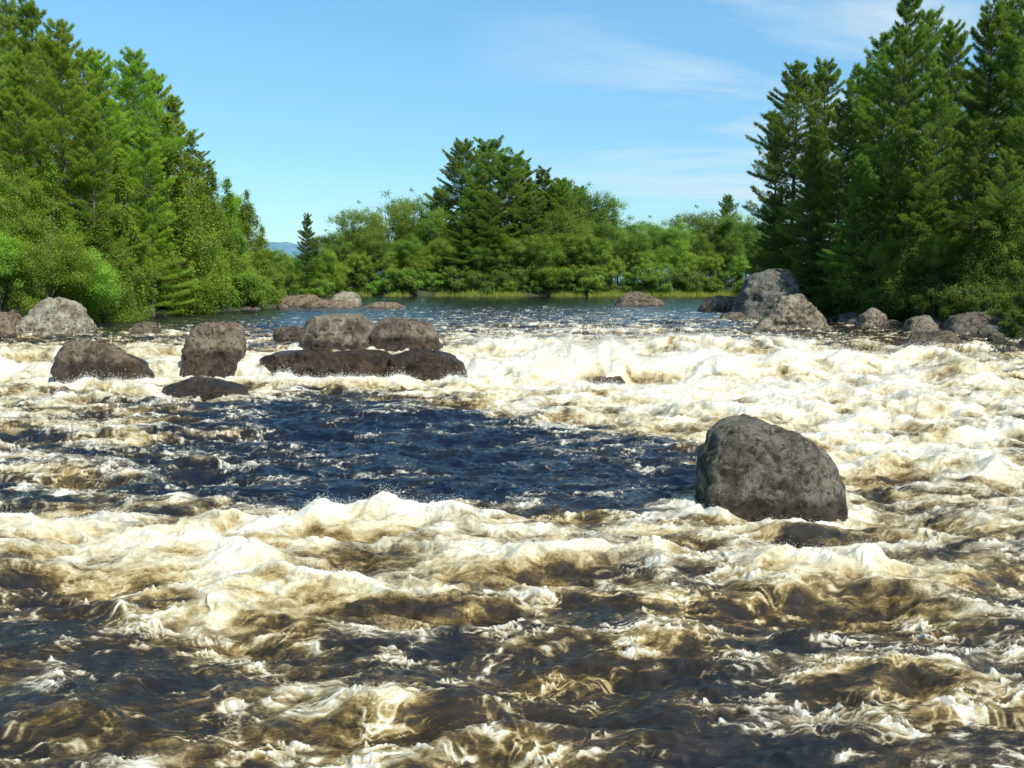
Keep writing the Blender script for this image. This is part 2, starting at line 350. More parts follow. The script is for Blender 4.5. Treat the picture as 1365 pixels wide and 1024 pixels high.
for x1, y1, x2, y2, w, am in crests:
    dx, dy = x2 - x1, y2 - y1; L2 = dx * dx + dy * dy
    t = np.clip(((X - x1) * dx + (Y - y1) * dy) / L2, 0, 1)
    ex = X - x1 - t * dx; ey = Y - y1 - t * dy + cw
    q = np.sqrt((ex * .8) ** 2 + np.where(ey > 0, ey * 1.2, ey * .8) ** 2)
    big = np.maximum(big, am * np.exp(-(q / w) ** 2) * (.65 + .4 * np.clip(r2, 0, 1) + .3 * np.clip(pn(X / .7, Y / .7, 53), -1, 1)))
foam_l = sstep(.3, .8, dens)
near = sstep(15.5, 12.5, Y)
A = (.22 + .62 * dens) * fade
hump = A * .38 * (r1 - .4) * np.sqrt(far) + big * fade
# foam value
sX = X + .28 * pn(X / 1.0, Y / .9, 61) + .12 * pn(X / .4, Y / .35, 63); sY = Y + .28 * pn(X / 1.0, Y / .9, 62) + .12 * pn(X / .4, Y / .35, 64)
brk = np.clip(.55 + 1.6 * fbm(X / .5, Y / .4, 3, 90), 0, 1)
lace = (np.clip(1 - np.abs(pn(sX / .75, sY / .36, 11)) * 8, 0, 1) * .5 + np.clip(1 - np.abs(pn(sX / .34, sY / .17, 12)) * 6.5, 0, 1) * .5 + np.clip(1 - np.abs(pn(sX / .15, sY / .085, 14)) * 4.5, 0, 1) * .45) * brk
turb = fbm(sX / 1.7, sY / .75, 7, 70, .66)
turb2 = fbm(sX / .55, sY / .20, 5, 110, .66)
top = np.clip(r1, 0, 1) * .32 + np.clip(r2, 0, 1) * .25 + np.clip(r3, 0, 1) * .12 + np.clip(big / .35, 0, 1) * .5
gy_ = np.gradient(hump, axis=0) / np.maximum(np.gradient(Y, axis=0), 1e-4)
face = np.clip(gy_ * 1.5, 0, 1) * (Y < 60)  # wave fronts, where amber translucency is painted in through the brown value
foam = -.01 - .03 * near + .85 * dens + .58 * (top - .38) * (.35 + dens) + .42 * turb + .17 * turb2 + .14 * (lace - .3) * (.5 + dens)
foam -= .24 * face * sstep(.2, .5, dens) * np.clip(.5 + 2 * pn(X / 1.2, Y / .9, 84), 0, 1)
thin = sstep(.05, .25, dens) * (1 - sstep(.5, .8, dens)) * sstep(-.6, .15, turb)
foam += (.52 + .16 * near) * lace * thin
foam *= np.interp(Y, [-20, 90, 112, 125], [1, 1, .3, 0])
foam = np.clip(foam, -.1, 1.02)
fl = sstep(.45, .95, foam)
hgt = hump + A * (.15 * (r2 - .4) * far ** .35 + .075 * (r3 - .4) + .032 * (r4 - .4))
hgt += fade * fl * (.11 * (bl - .3))
calm = 1 - fl
hgt += fade * calm * ((.028 + .008 * near) * pn(w2X / .34, w2Y / .2, 8) + (.015 + .005 * near) * pn(X / .13, Y / .09, 9) * (Y < 40) + .045 * (r3 - .5) * sstep(16, 19, Y))
hgt += (.012 * pn(X / .9, Y / .5, 10)) + .02 * pn(X / 1.1, Y / .7, 15) * sstep(60, 80, Y)
Z = water_level(X, Y) + hgt
pool = sstep(16.5, 18, Y) * (1 - sstep(28, 31, Y)) * (1 - sstep(.35, .6, dens))
brown = np.clip(.60 + .6 * pn(X / 1.9, Y / 1.3, 81) + .2 * pn(X / .6, Y / .5, 82) - .30 * (top - .4) + .5 * face + .15 * near - .8 * lace * thin, 0, 1)
brown = brown * (1 - .92 * pool) * np.interp(Y, [0, 40, 60, 90], [1, .85, .4, .05])
jx = .05 * pn(X / .3, Y / .3, 21) * fl * fade; jy = .07 * pn(X / .35, Y / .35, 22) * fl * fade - .28 * hgt * foam_l
V = np.stack([X + jx, Y + jy, Z], -1).reshape(-1, 3)
idx = np.arange(NR * NCt).reshape(NR, NCt)
F = np.stack([idx[:-1, :-1], idx[:-1, 1:], idx[1:, 1:], idx[1:, :-1]], -1).reshape(-1, 4)
wm = make_mesh("river_water", V, F, True, {"foam": foam, "brown": brown})
river = add_obj("river_water", wm, kind="structure", label="brown and white rushing river water with dark blue pools")

mat, nt = new_mat("whitewater"); b = NB(nt)
tc = b.n('ShaderNodeTexCoord'); P = tc.outputs['Object']
af = b.n('ShaderNodeAttribute', attribute_name="foam"); ab = b.n('ShaderNodeAttribute', attribute_name="brown")
mp = b.n('ShaderNodeMapping'); mp.inputs['Scale'].default_value = (.75, 1.5, 1.5); b.l(P, mp.inputs[0]); PP = mp.outputs[0]
fn = b.noise(PP, 5.5, 9, .68, .3); fn2 = b.noise(PP, 28, 6, .75, .2)
f = b.math('ADD', af.outputs['Fac'], b.math('MULTIPLY', b.math('SUBTRACT', fn, .5), .60))
f = b.math('ADD', f, b.math('MULTIPLY', b.math('SUBTRACT', fn2, .5), .55), clamp=True)
rw = b.ramp(f, [(.0, (.005, .009, .020)), (.30, (.010, .013, .017)), (.42, (.12, .115, .095)), (.58, (.44, .41, .32)), (.78, (.71, .67, .55)), (.98, (.82, .79, .69))])
rb = b.ramp(f, [(.0, (.022, .017, .010)), (.20, (.038, .026, .011)), (.35, (.15, .096, .028)), (.52, (.41, .30, .125)), (.72, (.66, .57, .36)), (.98, (.82, .77, .62))])
colr = b.mix(ab.outputs['Fac'], rw, rb)
bs = b.n('ShaderNodeBsdfPrincipled'); b.l(colr, bs.inputs['Base Color'])
b.l(b.ramp(f, [(.3, (.06, .06, .06)), (.75, (.45, .45, .45))]), bs.inputs['Roughness'])
bs.inputs['IOR'].default_value = 1.33
bp = b.n('ShaderNodeBump'); bp.inputs['Strength'].default_value = .55; bp.inputs['Distance'].default_value = .045
rip = b.noise(PP, 9, 6, .66, .5)
b.l(b.math('ADD', b.math('MULTIPLY', rip, .9), b.math('MULTIPLY', b.math('MULTIPLY', b.math('ADD', fn, fn2), f), .7)), bp.inputs['Height'])
b.l(bp.outputs[0], bs.inputs['Normal'])
out = b.n('ShaderNodeOutputMaterial'); b.l(bs.outputs[0], out.inputs[0]); wm.materials.append(mat)

# spray droplets thrown from breaking crests
rs = np.random.RandomState(9)
score = (np.clip(foam, 0, 1) * (hgt + .15 * (r2 > .7) + .35 * big)).ravel() * (np.abs(X) < .56 * Y).ravel() * ((Y > 7) & (Y < 60)).ravel()
area = (np.gradient(Y, axis=0) * np.gradient(X, axis=1)).ravel()
pr = np.clip(score - .10, 0, None) ** 1.1 * area / np.maximum(Y.ravel(), 8) ** 1.0; pr /= pr.sum()
ND = 100000
pick = rs.choice(len(pr), ND, p=pr)
cl = V[pick] + rs.normal(size=(ND, 3)) * np.array([.05, .05, 0])
dist = cl[:, 1]
cl[:, 2] += rs.exponential(.038, ND) * np.clip(dist / 16, .7, 2.0) * (.5 + 1.6 * big.ravel()[pick])
sz = rs.uniform(.0016, .0055, ND) * np.clip(dist / 14, .8, 2.4)
octv = np.array([[1, 0, 0], [-1, 0, 0], [0, 1, 0], [0, -1, 0], [0, 0, 1], [0, 0, -1]], float)
octf = np.array([[0, 2, 4], [2, 1, 4], [1, 3, 4], [3, 0, 4], [2, 0, 5], [1, 2, 5], [3, 1, 5], [0, 3, 5]])
vv = (cl[:, None, :] + octv[None] * sz[:, None, None] * rs.uniform(.6, 1.5, (ND, 1, 3))).reshape(-1, 3)
ff = (octf[None] + (np.arange(ND) * 6)[:, None, None]).reshape(-1, 3)
sm = make_mesh("water_spray", vv, ff)
mat, nt = new_mat("spray_white"); b = NB(nt)
bs = b.n('ShaderNodeBsdfPrincipled'); bs.inputs['Base Color'].default_value = (.80, .76, .66, 1); bs.inputs['Roughness'].default_value = .3
out = b.n('ShaderNodeOutputMaterial'); b.l(bs.outputs[0], out.inputs[0]); sm.materials.append(mat)
add_obj("water_spray", sm, kind="stuff", label="white spray droplets thrown up by the breaking waves", category="spray")

# ------------------------------------------------------------ ground
gx = np.concatenate([-np.geomspace(3000, 75, 22), np.linspace(-70, 70, 281), np.geomspace(75, 3000, 22)])
gy = np.concatenate([np.linspace(-300, -30, 10), np.linspace(-20, 170, 381), np.geomspace(180, 4000, 24)])
GXX, GYY = np.meshgrid(gx, gy)
GZ = ground_z(GXX, GYY)
V = np.stack([GXX, GYY, GZ], -1).reshape(-1, 3); idx = np.arange(GXX.size).reshape(GXX.shape)
F = np.stack([idx[:-1, :-1], idx[:-1, 1:], idx[1:, 1:], idx[1:, :-1]], -1).reshape(-1, 4)
gm = make_mesh("ground", V, F); add_obj("ground", gm, kind="structure", label="riverbed and grassy wooded banks")
mat, nt = new_mat("bank_soil_grass"); b = NB(nt); tc = b.n('ShaderNodeTexCoord'); P = tc.outputs['Object']
a1 = b.noise(P, .7, 6, .6); a2 = b.noise(P, 6, 5, .7)
c = b.ramp(a1, [(.35, (.05, .038, .024)), (.55, (.05, .075, .018)), (.7, (.09, .13, .03))])
c = b.mix(b.math('MULTIPLY', a2, .6), c, (.03, .03, .015))
bs = b.n('ShaderNodeBsdfPrincipled'); b.l(c, bs.inputs['Base Color']); bs.inputs['Roughness'].default_value = .9
bp = b.n('ShaderNodeBump'); bp.inputs['Distance'].default_value = .1; b.l(a2, bp.inputs['Height']); b.l(bp.outputs[0], bs.inputs['Normal'])
out = b.n('ShaderNodeOutputMaterial'); b.l(bs.outputs[0], out.inputs[0]); gm.materials.append(mat)

# distant hills
hx = np.linspace(-1600, 500, 220); hy = np.linspace(1500, 2300, 30)
HX, HY = np.meshgrid(hx, hy)
prof = np.interp(hx, [-1600, -700, -430, -340, -250, 0, 500], [40, 60, 78, 62, 72, 45, 20])[None, :]
HZ = prof * np.sin(np.clip((HY - 1500) / 800, 0, 1) * math.pi) * (1 + .12 * pn(HX / 160, HY / 160, 3)) + 2 + 3 * pn(HX / 30, HY / 30, 5)
V = np.stack([HX, HY, HZ], -1).reshape(-1, 3); idx = np.arange(HX.size).reshape(HX.shape)
F = np.stack([idx[:-1, :-1], idx[:-1, 1:], idx[1:, 1:], idx[1:, :-1]], -1).reshape(-1, 4)
hm = make_mesh("hill", V, F); add_obj("hill", hm, kind="structure", label="hazy blue wooded hill far away")
mat, nt = new_mat("hazy_forest_hill"); b = NB(nt); tc = b.n('ShaderNodeTexCoord')
c = b.ramp(b.noise(tc.outputs['Object'], .03, 5), [(.4, (.10, .20, .28)), (.6, (.13, .25, .32))])  # aerial haze painted into the hill as a blue-green base colour
bs = b.n('ShaderNodeBsdfPrincipled'); b.l(c, bs.inputs['Base Color']); bs.inputs['Roughness'].default_value = 1
out = b.n('ShaderNodeOutputMaterial'); b.l(bs.outputs[0], out.inputs[0]); hm.materials.append(mat)

# ------------------------------------------------------------ vegetation
bark, nt = new_mat("bark"); b = NB(nt); tc = b.n('ShaderNodeTexCoord')
mp = b.n('ShaderNodeMapping'); mp.inputs['Scale'].default_value = (6, 6, 1.2); b.l(tc.outputs['Object'], mp.inputs[0])
c = b.ramp(b.noise(mp.outputs[0], 2, 5, .7), [(.3, (.05, .04, .03)), (.7, (.20, .165, .13))])
bs = b.n('ShaderNodeBsdfPrincipled'); b.l(c, bs.inputs['Base Color']); bs.inputs['Roughness'].default_value = .95
out = b.n('ShaderNodeOutputMaterial'); b.l(bs.outputs[0], out.inputs[0])

leafm, nt = new_mat("foliage"); b = NB(nt); oi = b.n('ShaderNodeObjectInfo'); at = b.n('ShaderNodeAttribute', attribute_name="tint")
tc = b.n('ShaderNodeTexCoord'); nn = b.noise(tc.outputs['Object'], .9, 4, .6)
m1 = b.math('ADD', b.math('MULTIPLY', at.outputs['Fac'], .9), b.math('MULTIPLY', nn, .5))
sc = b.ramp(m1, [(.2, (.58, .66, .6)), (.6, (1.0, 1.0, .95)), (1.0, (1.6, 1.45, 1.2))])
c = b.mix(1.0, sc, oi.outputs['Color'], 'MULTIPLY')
hs = b.n('ShaderNodeHueSaturation'); b.l(c, hs.inputs['Color'])
b.l(b.math('ADD', .484, b.math('MULTIPLY', oi.outputs['Random'], .024)), hs.inputs['Hue'])
b.l(b.math('ADD', .88, b.math('MULTIPLY', oi.outputs['Random'], .36)), hs.inputs['Value'])
hs.inputs['Saturation'].default_value = .97
d1 = b.n('ShaderNodeBsdfPrincipled'); d1.inputs['Roughness'].default_value = .5; b.l(hs.outputs[0], d1.inputs['Base Color'])
d1.inputs['Specular IOR Level'].default_value = .3
t1 = b.n('ShaderNodeBsdfTranslucent'); b.l(b.mix(1.0, hs.outputs[0], (1.8, 1.75, .8), 'MULTIPLY'), t1.inputs['Color'])
ms = b.n('ShaderNodeMixShader'); ms.inputs[0].default_value = .5; b.l(d1.outputs[0], ms.inputs[1]); b.l(t1.outputs[0], ms.inputs[2])
out = b.n('ShaderNodeOutputMaterial'); b.l(ms.outputs[0], out.inputs[0])

def tube(paths, sides=7):
    Vs, Fs, n0 = [], [], 0
    for pts in paths:
        pts = np.array(pts, float); P3 = pts[:, :3]; R = pts[:, 3]
        d = P3[-1] - P3[0]; d /= np.linalg.norm(d) + 1e-9
        a = np.cross(d, [0.3, 1, .2]); a /= np.linalg.norm(a); c2 = np.cross(d, a)
        th = np.linspace(0, 2 * np.pi, sides, endpoint=False)
        ring = np.cos(th)[:, None] * a + np.sin(th)[:, None] * c2
        v = (P3[:, None] + ring[None] * R[:, None, None]).reshape(-1, 3); Vs.append(v)
        for i in range(len(pts) - 1):
            for j in range(sides):
                Fs.append([n0 + i * sides + j, n0 + i * sides + (j + 1) % sides, n0 + (i + 1) * sides + (j + 1) % sides, n0 + (i + 1) * sides + j])
        n0 += len(v)
    return np.concatenate(Vs), np.array(Fs)

def unit(a): return a / (np.linalg.norm(a, axis=-1, keepdims=True) + 1e-9)

def blades(c, d, ln, wd, tint, rs):
    side = unit(np.cross(d, rs.normal(size=d.shape) + np.array([0, 0, 1.2])))
    v = np.stack([c - side * wd[:, None], c + side * wd[:, None], c + d * ln[:, None]], 1).reshape(-1, 3)
    return v, np.arange(len(c) * 3).reshape(-1, 3), np.repeat(tint, 3)

def leaves(c, nrm, s, tint, rs):
    a = unit(np.cross(nrm, rs.normal(size=nrm.shape))); e = np.cross(nrm, a)
    s = s[:, None]
    v = np.stack([c - a * s, c + e * s * .6, c + a * s, c - e * s * .6], 1).reshape(-1, 3)
    return v, np.arange(len(c) * 4).reshape(-1, 4), np.repeat(tint, 4)

def make_pine(seed, H=16, R=3.3, low=.06, dense=1.0, pw=.62):
    rs = np.random.RandomState(seed); C, D, TI = [], [], []
    paths = []
    lean = rs.uniform(-.5, .5, 2)
    tp = [(lean[0] * t * t, lean[1] * t * t, H * t, .19 * (1 - t) ** .8 + .015) for t in np.linspace(0, 1, 9)]
    paths.append(tp)
    z = low * H
    sect = rs.uniform(.65, 1.25, 5); sph = rs.uniform(0, 6.28)
    while z < H * .985:
        t = z / H
        nb = rs.randint(4, 7); a0 = rs.uniform(0, 6.28)
        wl = rs.uniform(.55, 1.22)
        for k in range(nb):
            if rs.rand() < .12 and t < .85: continue
            a = a0 + k * 6.283 / nb + rs.uniform(-.4, .4)
            sf = sect[int(((a + sph + t * 3) % 6.283) / 6.283 * 5) % 5]
            L = R * (1 - t) ** pw * (.5 + .5 * min(1, (t + .12) / .3)) * wl * sf * rs.uniform(.6, 1.2) + .22
            dr = np.array([math.cos(a), math.sin(a), 0]); pe = np.array([-dr[1], dr[0], 0])
            sl = -.08 + .75 * t ** 1.8 + rs.uniform(-.10, .14)
            bz = z + rs.uniform(-.12, .12)
            n = int((10 + 46 * L) * dense)
            s = rs.rand(n) ** .55; w = rs.uniform(-1, 1, n) * (.07 + .40 * (1 - s) + .05) * L * .8
            s2 = s + np.abs(w) / L * .5
            c = dr[None] * (s2 * L)[:, None] + pe[None] * w[:, None]
            c[:, 2] = bz + L * (sl * s2 + .18 * s2 ** 2) + rs.normal(0, .035, n)
            c[:, 0] += lean[0] * t * t; c[:, 1] += lean[1] * t * t
            d = unit(dr[None] + pe[None] * np.sign(w)[:, None] * .6 + np.array([0, 0, .28 + .4 * t]) + rs.normal(0, .25, (n, 3)))
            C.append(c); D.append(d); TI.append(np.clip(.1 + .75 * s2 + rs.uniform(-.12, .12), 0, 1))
            if L > .8: paths.append([(lean[0] * t * t, lean[1] * t * t, bz, .035), (*(dr[:2] * L * .5), bz + L * (.5 * sl + .03), .022), (*(dr[:2] * L * .92), bz + L * (.92 * sl + .13), .008)])
        z += rs.uniform(.38, .80) * (1.15 - .6 * t)
    C = np.concatenate(C); D = np.concatenate(D); TI = np.concatenate(TI)
    K = 9
    c = np.repeat(C, K, 0) + rs.normal(0, .04, (len(C) * K, 3)); d = unit(np.repeat(D, K, 0) + rs.normal(0, .45, (len(C) * K, 3)))
    v, f, ti = blades(c, d, rs.uniform(.11, .24, len(c)), rs.uniform(.009, .020, len(c)), np.repeat(TI, K), rs)
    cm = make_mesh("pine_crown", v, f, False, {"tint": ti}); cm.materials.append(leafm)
    tv, tf = tube(paths, 6); tm = make_mesh("pine_trunk", tv, tf); tm.materials.append(bark)
    return tm, cm, H

def make_leafy(seed, H=12, R=3.6, base=.12, shape='round', ncl=110, per=210, ls=.085):
    rs = np.random.RandomState(seed)
    paths = [[(0, 0, -.2, .2 * H / 12), (rs.uniform(-.2, .2), rs.uniform(-.2, .2), H * .35, .14 * H / 12), (rs.uniform(-.4, .4), rs.uniform(-.4, .4), H * .8, .03)]]
    cs, rr = [], []
    if shape == 'cone':
        for i in range(ncl):
            t = rs.rand() ** 1.35; z = base * H + t * (1 - base) * H * .97
            prof = R * (1 - t) ** .85 * (.6 + .4 * min(1, (t + .05) / .18)); a = rs.uniform(0, 6.28)
            q = prof * rs.uniform(.45, 1.1)
            cs.append((q * math.cos(a), q * math.sin(a), z)); rr.append(.15 * R * (1.25 - .8 * t) * rs.uniform(.6, 1.35) + .08)
    else:
        hz = H * (1 - base)
        domes = [(0, 0, base * H + hz * .64, R * .70, hz * .36)]
        for j in range(8):
            a = j * .8 + rs.uniform(-.5, .5); q = rs.uniform(.3, .6) * R; zf = rs.uniform(.2, .76)
            domes.append((q * math.cos(a), q * math.sin(a), base * H + hz * zf, R * rs.uniform(.32, .52), hz * rs.uniform(.14, .24)))
        for i in range(ncl):
            D_ = domes[0] if rs.rand() < .32 else domes[rs.randint(1, 9)]
            d = unit(rs.normal(size=3)); q = rs.uniform(.45, 1.02)
            cs.append((D_[0] + d[0] * D_[3] * q, D_[1] + d[1] * D_[3] * q, D_[2] + d[2] * D_[4] * q)); rr.append(R * rs.uniform(.07, .20))
    cs = np.array(cs); rr = np.array(rr)
    for i in rs.choice(ncl, min(16, ncl), False):
        e = cs[i]; z0 = max(.1 * H, e[2] * rs.uniform(.35, .6)); paths.append([(0, 0, z0, .055), (e[0] * .5, e[1] * .5, (z0 + e[2]) / 2 + .1, .035), (*e, .01)])
    npts = np.maximum(30, (per * (rr / rr.mean()) ** 2)).astype(int)
    ci = np.repeat(np.arange(ncl), npts); n = len(ci)
    dd = unit(rs.normal(size=(n, 3))); rad = rr[ci] * (rs.rand(n) ** .5) * rs.uniform(.6, 1.8, n)
    off = dd * rad[:, None]; off[:, 2] *= .9
    if shape == 'cone': off[:, 2] = off[:, 2] * 1.4 - np.linalg.norm(off[:, :2], axis=1) * .2
    c = cs[ci] + off
    ctrv = np.array([0, 0, H * .45]); outw = unit(c - ctrv)
    nr = unit(dd * .5 + outw * .5 + rs.normal(size=(n, 3)) * .6 + np.array([0, 0, .5]))
    hh = cs[ci]; outer = np.clip(np.linalg.norm(hh[:, :2], axis=1) / R, 0, 1)
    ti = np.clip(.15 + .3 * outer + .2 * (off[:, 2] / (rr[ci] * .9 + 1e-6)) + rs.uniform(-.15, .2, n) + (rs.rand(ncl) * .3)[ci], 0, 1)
    v, f, ti = leaves(c, nr, rs.uniform(.6, 1.25, n) * ls, ti, rs)
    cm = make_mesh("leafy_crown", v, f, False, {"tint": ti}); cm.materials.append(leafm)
    tv, tf = tube(paths, 7); tm = make_mesh("leafy_trunk", tv, tf); tm.materials.append(bark)
    return tm, cm, H

PINES = [make_pine(100 + i, 16, R, lo) for i, (R, lo) in enumerate([(4.3, .05), (3.9, .08), (4.7, .06), (3.6, .04), (4.2, .05)])]
FPINES = [make_pine(150 + i, 16, R, .02, 1.3, .5) for i, R in enumerate([4.0, 4.4, 3.6])]
LEAFY = [make_leafy(200 + i, 12, R, .02, 'round', 200, 185, .08) for i, R in enumerate([4.2, 3.8, 4.8, 4.0])]
CEDAR = [make_leafy(300 + i, 10, R, .02, 'cone', 170, 150, .07) for i, R in enumerate([2.2, 2.5, 1.9])]
BUSH = [make_leafy(400 + i, 2.4, R, -.15, 'round', 60, 110, .06) for i, R in enumerate([1.7, 2.0, 1.5])]

KIND = {'pine': (PINES, "pine_tree", "pine tree", "tall dark green pine with layered branches on the river bank", (.09, .165, .03)),
        'farpine': (FPINES, "pine_tree", "pine tree", "tall dark pine standing above the far bank trees", (.105, .175, .038)),
        'leafy': (LEAFY, "leafy_tree", "tree", "bright green leafy tree on the river bank", (.17, .28, .036)),
        'cedar': (CEDAR, "cedar_tree", "cedar tree", "dense conical yellow-green cedar by the water", (.16, .25, .03)),
        'bush': (BUSH, "bush", "bush", "green bush at the water's edge", (.15, .25, .034))}
def plant(kind, x, y, h, wid=1.0, tint=None, label=None, group=None, z=None):
    var, nm, cat, lab, col = KIND[kind]
    tm, cm, H = var[rnd.randrange(len(var))]
    e = add_obj(nm, None); e.empty_display_size = .3
    s = h / H; e.scale = (s * wid, s * wid, s); e.rotation_euler[2] = rnd.uniform(0, 6.28)
    e.location = (x, y, float(ground_z(x, y)) - .1 if z is None else z)
    e["label"] = label or lab; e["category"] = cat
    if group: e["group"] = group
    t = add_obj("trunk" if kind != 'bush' else "stem", tm, e)
    c = add_obj("crown" if kind != 'bush' else "leaves", cm, e)
    cc = tint or col; k = rnd.uniform(.87, 1.14); c.color = (cc[0] * k * rnd.uniform(.92, 1.1), cc[1] * k, cc[2] * k, 1)
    return e
def tree_at(kind, px, topy, d, wid=1.0, **kw):
    x = bx(px, d); h = height_at(topy, d) - float(ground_z(x, d)) + .1
    return plant(kind, x, d, h, wid, **kw)

LB = "trees along the river bank"
LP = (.16, .255, .04)  # lighter pine tint, sunlight on this bank painted into the needles
for px, ty, d, w in [(-60, -30, 60, 1.0), (5, 15, 66, 1.0), (32, 0, 74, .9), (62, 8, 64, .9), (95, 28, 59, .85), (125, 70, 70, .9), (150, 72, 64, .85), (190, 66, 69, .95), (213, 95, 76, .9), (238, 130, 74, .9), (-30, 60, 56, 1), (40, 90, 56, .9), (170, 120, 80, 1), (90, 60, 84, 1.1), (270, 200, 84, 1), (205, 170, 64, .9), (130, 150, 58, .9)]:
    tree_at('pine', px, ty, d, w, tint=LP, group=LB, label="tall sunlit green pine on the river bank")
for px, ty, d, w in [(165, 200, 60, 1.1), (232, 150, 68, 1.1), (262, 172, 72, 1.1), (285, 212, 76, 1.1), (308, 235, 80, 1.1), (333, 252, 84, 1.1), (245, 240, 68, 1.2), (140, 270, 57, 1.1), (352, 300, 85, 1.3), (75, 200, 56, 1.0)]:
    tree_at('cedar', px, ty, d, w, group="cedars along the river bank")
for px, ty, d, w in [(-15, 205, 54, .9), (32, 225, 53, .8), (66, 270, 52, .9), (98, 300, 54, 1.1), (140, 335, 58, 1.1), (200, 325, 64, 1.1), (270, 315, 72, 1.2), (315, 330, 77, 1.2), (358, 325, 84, 1.1), (0, 290, 50, 1), (300, 240, 88, .9), (240, 340, 68, 1.2), (385, 345, 92, 1)]:
    tree_at('leafy', px, ty, d, w, group=LB)
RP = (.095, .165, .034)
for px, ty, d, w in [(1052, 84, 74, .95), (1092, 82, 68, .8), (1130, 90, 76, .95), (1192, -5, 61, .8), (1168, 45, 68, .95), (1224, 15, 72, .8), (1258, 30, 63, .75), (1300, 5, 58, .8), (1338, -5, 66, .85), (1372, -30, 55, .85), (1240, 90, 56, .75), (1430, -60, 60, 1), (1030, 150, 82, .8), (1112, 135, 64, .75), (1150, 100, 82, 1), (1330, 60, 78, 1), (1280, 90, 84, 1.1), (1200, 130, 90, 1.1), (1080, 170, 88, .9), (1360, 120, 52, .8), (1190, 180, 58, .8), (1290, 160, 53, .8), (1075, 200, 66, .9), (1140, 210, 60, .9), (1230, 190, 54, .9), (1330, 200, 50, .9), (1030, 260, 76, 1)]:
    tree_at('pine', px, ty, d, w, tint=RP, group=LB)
for px, ty, d, w in [(1085, 280, 67, 1.2), (1135, 260, 61, 1.2), (1170, 230, 59, 1.2), (1225, 250, 54, 1.2), (1320, 260, 50, 1.2), (1050, 300, 73, 1.1)]:
    tree_at('cedar', px, ty, d, w, tint=(.11, .18, .028), group="cedars along the river bank")
for px, ty, d, w in [(1120, 325, 62, .9), (1190, 310, 56, .9), (1250, 300, 53, .8), (1352, 240, 50, .9), (1380, 200, 52, 1.0)]:
    tree_at('leafy', px, ty, d, w, tint=(.12, .20, .03), group=LB)
FB = "trees on the far bank"
for px, ty, d, w in [(614, 190, 142, 1.0), (656, 190, 147, 1.15), (695, 212, 142, 1.2), (722, 225, 144, 1.2), (636, 225, 139, 1.0), (676, 208, 139, 1.1), (592, 255, 146, 1.1), (750, 240, 152, 1.2), (654, 260, 136, 1.2), (704, 265, 137, 1.2), (624, 275, 136, 1.2), (740, 245, 140, 1.2), (768, 250, 146, 1.2)]:
    tree_at('farpine', px, ty, d, w, group=FB)
tree_at('farpine', 966, 262, 170, .8, group=FB)
for px, ty, d, w in [(452, 318, 138, .9), (482, 268, 142, .9), (520, 258, 147, .9), (552, 252, 152, .9), (575, 268, 140, .8), (500, 300, 137, 1), (545, 310, 136, 1), (752, 238, 143, .9), (782, 244, 142, .9), (802, 262, 141, .9), (815, 285, 150, .9),
                     (835, 286, 158, 1), (865, 288, 165, 1), (900, 290, 150, 1), (928, 274, 165, 1.1), (950, 280, 158, 1.1), (982, 282, 155, 1.1), (1005, 284, 145, 1), (1030, 288, 150, 1), (850, 310, 140, 1), (930, 310, 142, 1), (975, 315, 140, 1), (590, 310, 136, 1), (640, 320, 135, 1), (690, 310, 135, 1.1), (425, 350, 150, 1), (395, 335, 152, 1.2), (365, 330, 155, 1), (420, 335, 160, 1.2), (760, 270, 137, 1), (790, 290, 136, 1)]:
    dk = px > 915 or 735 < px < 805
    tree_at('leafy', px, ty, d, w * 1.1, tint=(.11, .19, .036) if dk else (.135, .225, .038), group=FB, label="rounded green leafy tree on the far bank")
for px, ty, d, w in [(730, 305, 134, 1.1), (765, 300, 134, 1.2), (800, 318, 134, 1.1), (895, 312, 137, 1), (912, 330, 136, 1), (480, 330, 135, 1), (520, 335, 135, 1.1), (820, 340, 135, 1), (560, 335, 134, 1.2), (860, 335, 135, 1.1), (945, 335, 136, 1.2), (985, 340, 135, 1.2), (455, 345, 135, 1.2)]:
    tree_at('leafy', px, ty, d, w, tint=(.18, .285, .045), group=FB, label="pale yellow-green leafy tree at the far water's edge")
for i in range(34):
    px = 430 + i * 18 + rnd.uniform(-6, 6); tree_at('leafy', px, rnd.uniform(300, 330), rnd.uniform(150, 175), 1.4, tint=(.09, .16, .028), group=FB, label="rounded green leafy tree on the far bank")
tree_at('farpine', 410, 286, 99, .8, tint=(.11, .185, .036), label="small lone conifer on a rocky islet")
tree_at('leafy', 436, 325, 101, .8, label="small leafy tree on a rocky islet")
for px, ty, d in [(395, 345, 100), (425, 340, 101), (378, 335, 103), (450, 350, 102)]: tree_at('leafy', px, ty, d, 1, label="small leafy tree on a rocky islet")

BG = "bushes along the river edge"
for i in range(60):
    y = 47 + 38 * (i / 60) + rnd.uniform(-.4, .4); x = float(Lb(y)) - rnd.uniform(.2, 2.5)
    plant('bush', x, y, rnd.uniform(1.2, 3.2), rnd.uniform(.8, 1.2), group=BG)
for i in range(46):
    y = 40 + 38 * (i / 46) + rnd.uniform(-.4, .4); x = float(Rb(y)) + rnd.uniform(.4, 2.6)
    plant('bush', x, y, rnd.uniform(.9, 2.4), rnd.uniform(.8, 1.2), tint=(.08, .135, .022), group=BG)
for i in range(60):
    x = -30 + 66 * i / 60 + rnd.uniform(-1.2, 1.2); y = float(Fb(x)) + rnd.uniform(.2, 3)
    k = rnd.uniform(.75, 1.15); plant('bush', x, y, rnd.uniform(1.2, 4.2), rnd.uniform(.7, 1.4), tint=(.14 * k, .23 * k, .04 * k), group="bushes on the far bank")
